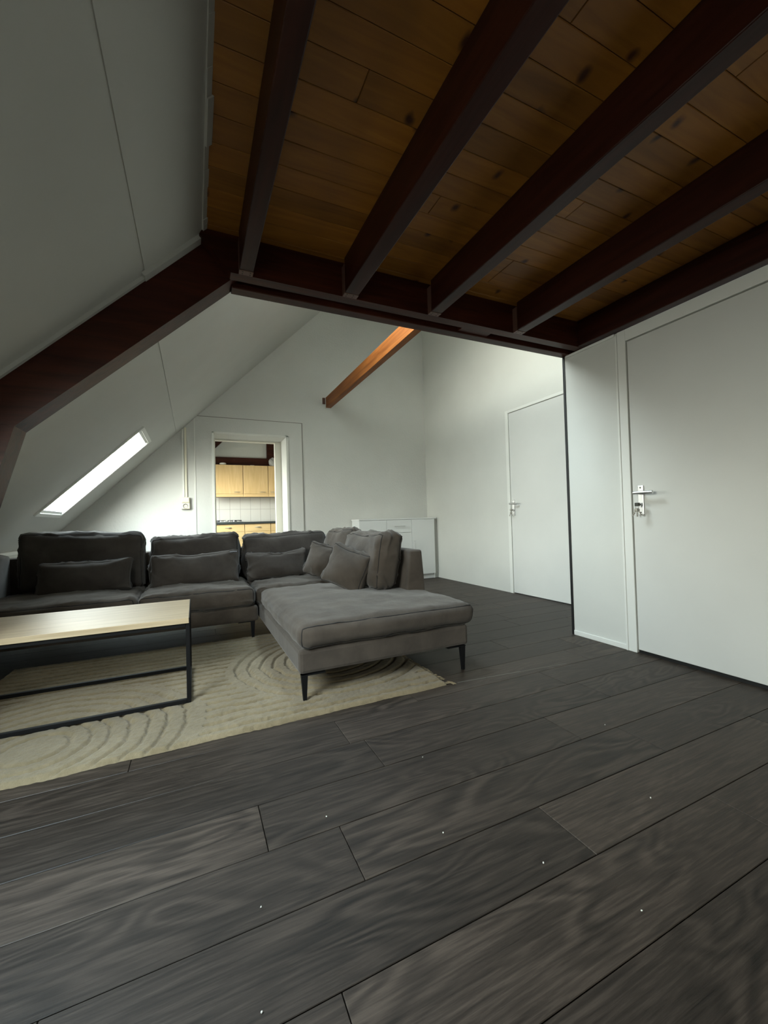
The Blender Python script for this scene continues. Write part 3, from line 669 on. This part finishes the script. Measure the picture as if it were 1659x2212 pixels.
for Y_ in (TY0+.01, TY1-.01-q):
    part('floor_rail', B(((TX0+q, Y_, zr), (TX1-q, Y_+q, zr+q)), bev=.002), 'blackmetal', tb)
    part('top_rail', B(((TX0+q, Y_, TZ-.0285-q), (TX1-q, Y_+q, TZ-.0285)), bev=.002), 'blackmetal', tb)
for xa, xb in ((TX1-.004, TX1), (TX0, TX0+.006)): part('edge_band', B(((xa, TY0-.001, TZ-.0285), (xb, TY1+.001, TZ+.0005))), 'blackmetal', tb)

# ------------------------------------------------------------------ rug with carved arches
RX0, RX1, RY0, RY1 = -1.10, 1.235, 1.925, 3.50
def groove(x, y):
    """0..1 pile height factor: concentric arches and straight furrows carved in the pile"""
    def rings(cx_, cy_, r0_, n_, st, ok):
        d = math.hypot(x-cx_, y-cy_); k_ = (d-r0_)/st
        if -.5 < k_ < n_-.5 and ok: return abs(k_-round(k_))*st
        return None
    d = None
    if x > .17 and math.hypot(x-.80, y-2.66) < .60:
        d = rings(.80, 2.66, .13, 7, .075, True)
    elif x < -.02 and math.hypot(x+.62, y-2.18) < .64:
        d = rings(-.62, 2.18, .12, 8, .075, True)
    elif math.hypot(x+.62, y-2.18) > .66 and math.hypot(x-.80, y-2.66) > .64:
        k_ = (y-1.98)/.075
        d = abs(k_-round(k_))*.075
    if d is None: return 1.0
    return max(0.0, min(1.0, (d-.003)/.011))
nx, ny = 420, 285
verts, faces = [], []
for j_ in range(ny+1):
    for i_ in range(nx+1):
        u_, v_ = i_/nx, j_/ny
        x, y = RX0+(RX1-RX0)*u_, RY0+(RY1-RY0)*v_
        e_ = min(u_*(RX1-RX0), (1-u_)*(RX1-RX0), v_*(RY1-RY0), (1-v_)*(RY1-RY0))
        wob = .007*noise.noise(Vector((x*9, y*9, 1.3)))+.004*noise.noise(Vector((x*40, y*40, 4)))
        z = .005 + .0135*groove(x+wob*2.2, y+wob*2.2) + .0026*noise.noise(Vector((x*55, y*55, 0))) + .0016*noise.noise(Vector((x*120, y*120, 7)))
        z *= min(1, .25+e_/.02)
        if e_ < 1e-6: z = .001
        ed = max(0, 1-e_/.05)
        yy = y + ed*(.010*noise.noise(Vector((x*5, 3, v_*2))) + .005*noise.noise(Vector((x*45, 9, v_*2))))
        xx = x + ed*(.014*noise.noise(Vector((y*6, 5, u_*2))) + .006*noise.noise(Vector((y*45, 2, u_*2))))
        yy += .02*u_ + 0.0; xx += .03*max(0, (u_-.9)/.1)*(1-v_)
        verts.append((xx, yy, z))
for j_ in range(ny):
    for i_ in range(nx):
        a = j_*(nx+1)+i_; faces.append((a, a+1, a+nx+2, a+nx+1))
me = bpy.data.meshes.new('rug'); me.from_pydata(verts, [], faces); me.update(); me.materials.append(M['rug'])
for p_ in me.polygons: p_.use_smooth = True
rug = thing('rug', 'cream tufted rug with carved arches under the coffee table and sofa', 'rug', (0, 0, 0))
obj('pile', me, None, rug)
bm = bmesh.new()
for k_ in range(90):
    y = RY0+.03+random.random()*.55; x0_ = RX1+.028*(1-(y-RY0)/1.57)+.004*random.random()
    L = random.uniform(.008, .030); a = random.uniform(-.9, .5)
    tube(bm, [(x0_-.015, y, .006), (x0_+L*.5, y+L*.3*math.sin(a), .007), (x0_+L, y+L*math.sin(a), .003)], .0016, 4)
for k_ in range(16):
    tube(bm, [(RX1+.015, RY0+.03, .006), (RX1+.045, RY0+.022+.002*k_, .008), (RX1+.058+.02*random.random(), RY0+.005+.035*random.random(), .003)], .0018, 4)
fr_ = obj('fringe', bm, 'rug', rug); fr_['kind'] = 'stuff'

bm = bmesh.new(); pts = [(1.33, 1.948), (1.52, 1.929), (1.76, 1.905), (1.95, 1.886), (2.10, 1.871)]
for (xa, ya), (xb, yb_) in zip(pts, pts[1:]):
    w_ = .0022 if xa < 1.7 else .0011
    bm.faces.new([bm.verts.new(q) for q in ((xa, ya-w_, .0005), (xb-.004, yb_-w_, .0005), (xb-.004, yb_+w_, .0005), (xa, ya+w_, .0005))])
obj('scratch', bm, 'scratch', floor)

# crumbs on the floor
C2 = []
for (x, y) in ((.79, 1.41), (.36, 1.27), (.13, 1.05), (.10, .83), (1.62, 1.25), (.65, 1.05), (.83, .84), (1.33, .87), (.93, .64)):
    bm = bmesh.new(); bmesh.ops.create_icosphere(bm, subdivisions=1, radius=.0027)
    for v_ in bm.verts: v_.co *= random.uniform(.6, 1.1)
    zmin = min(v_.co.z for v_ in bm.verts)
    o = tag(obj('crumb', bm, 'crumb'), 'tiny white crumb lying on the dark floor', 'crumb', 'crumbs on the floor'); o.location = (x, y, .0005-zmin); o.scale = (1, 1, 1)
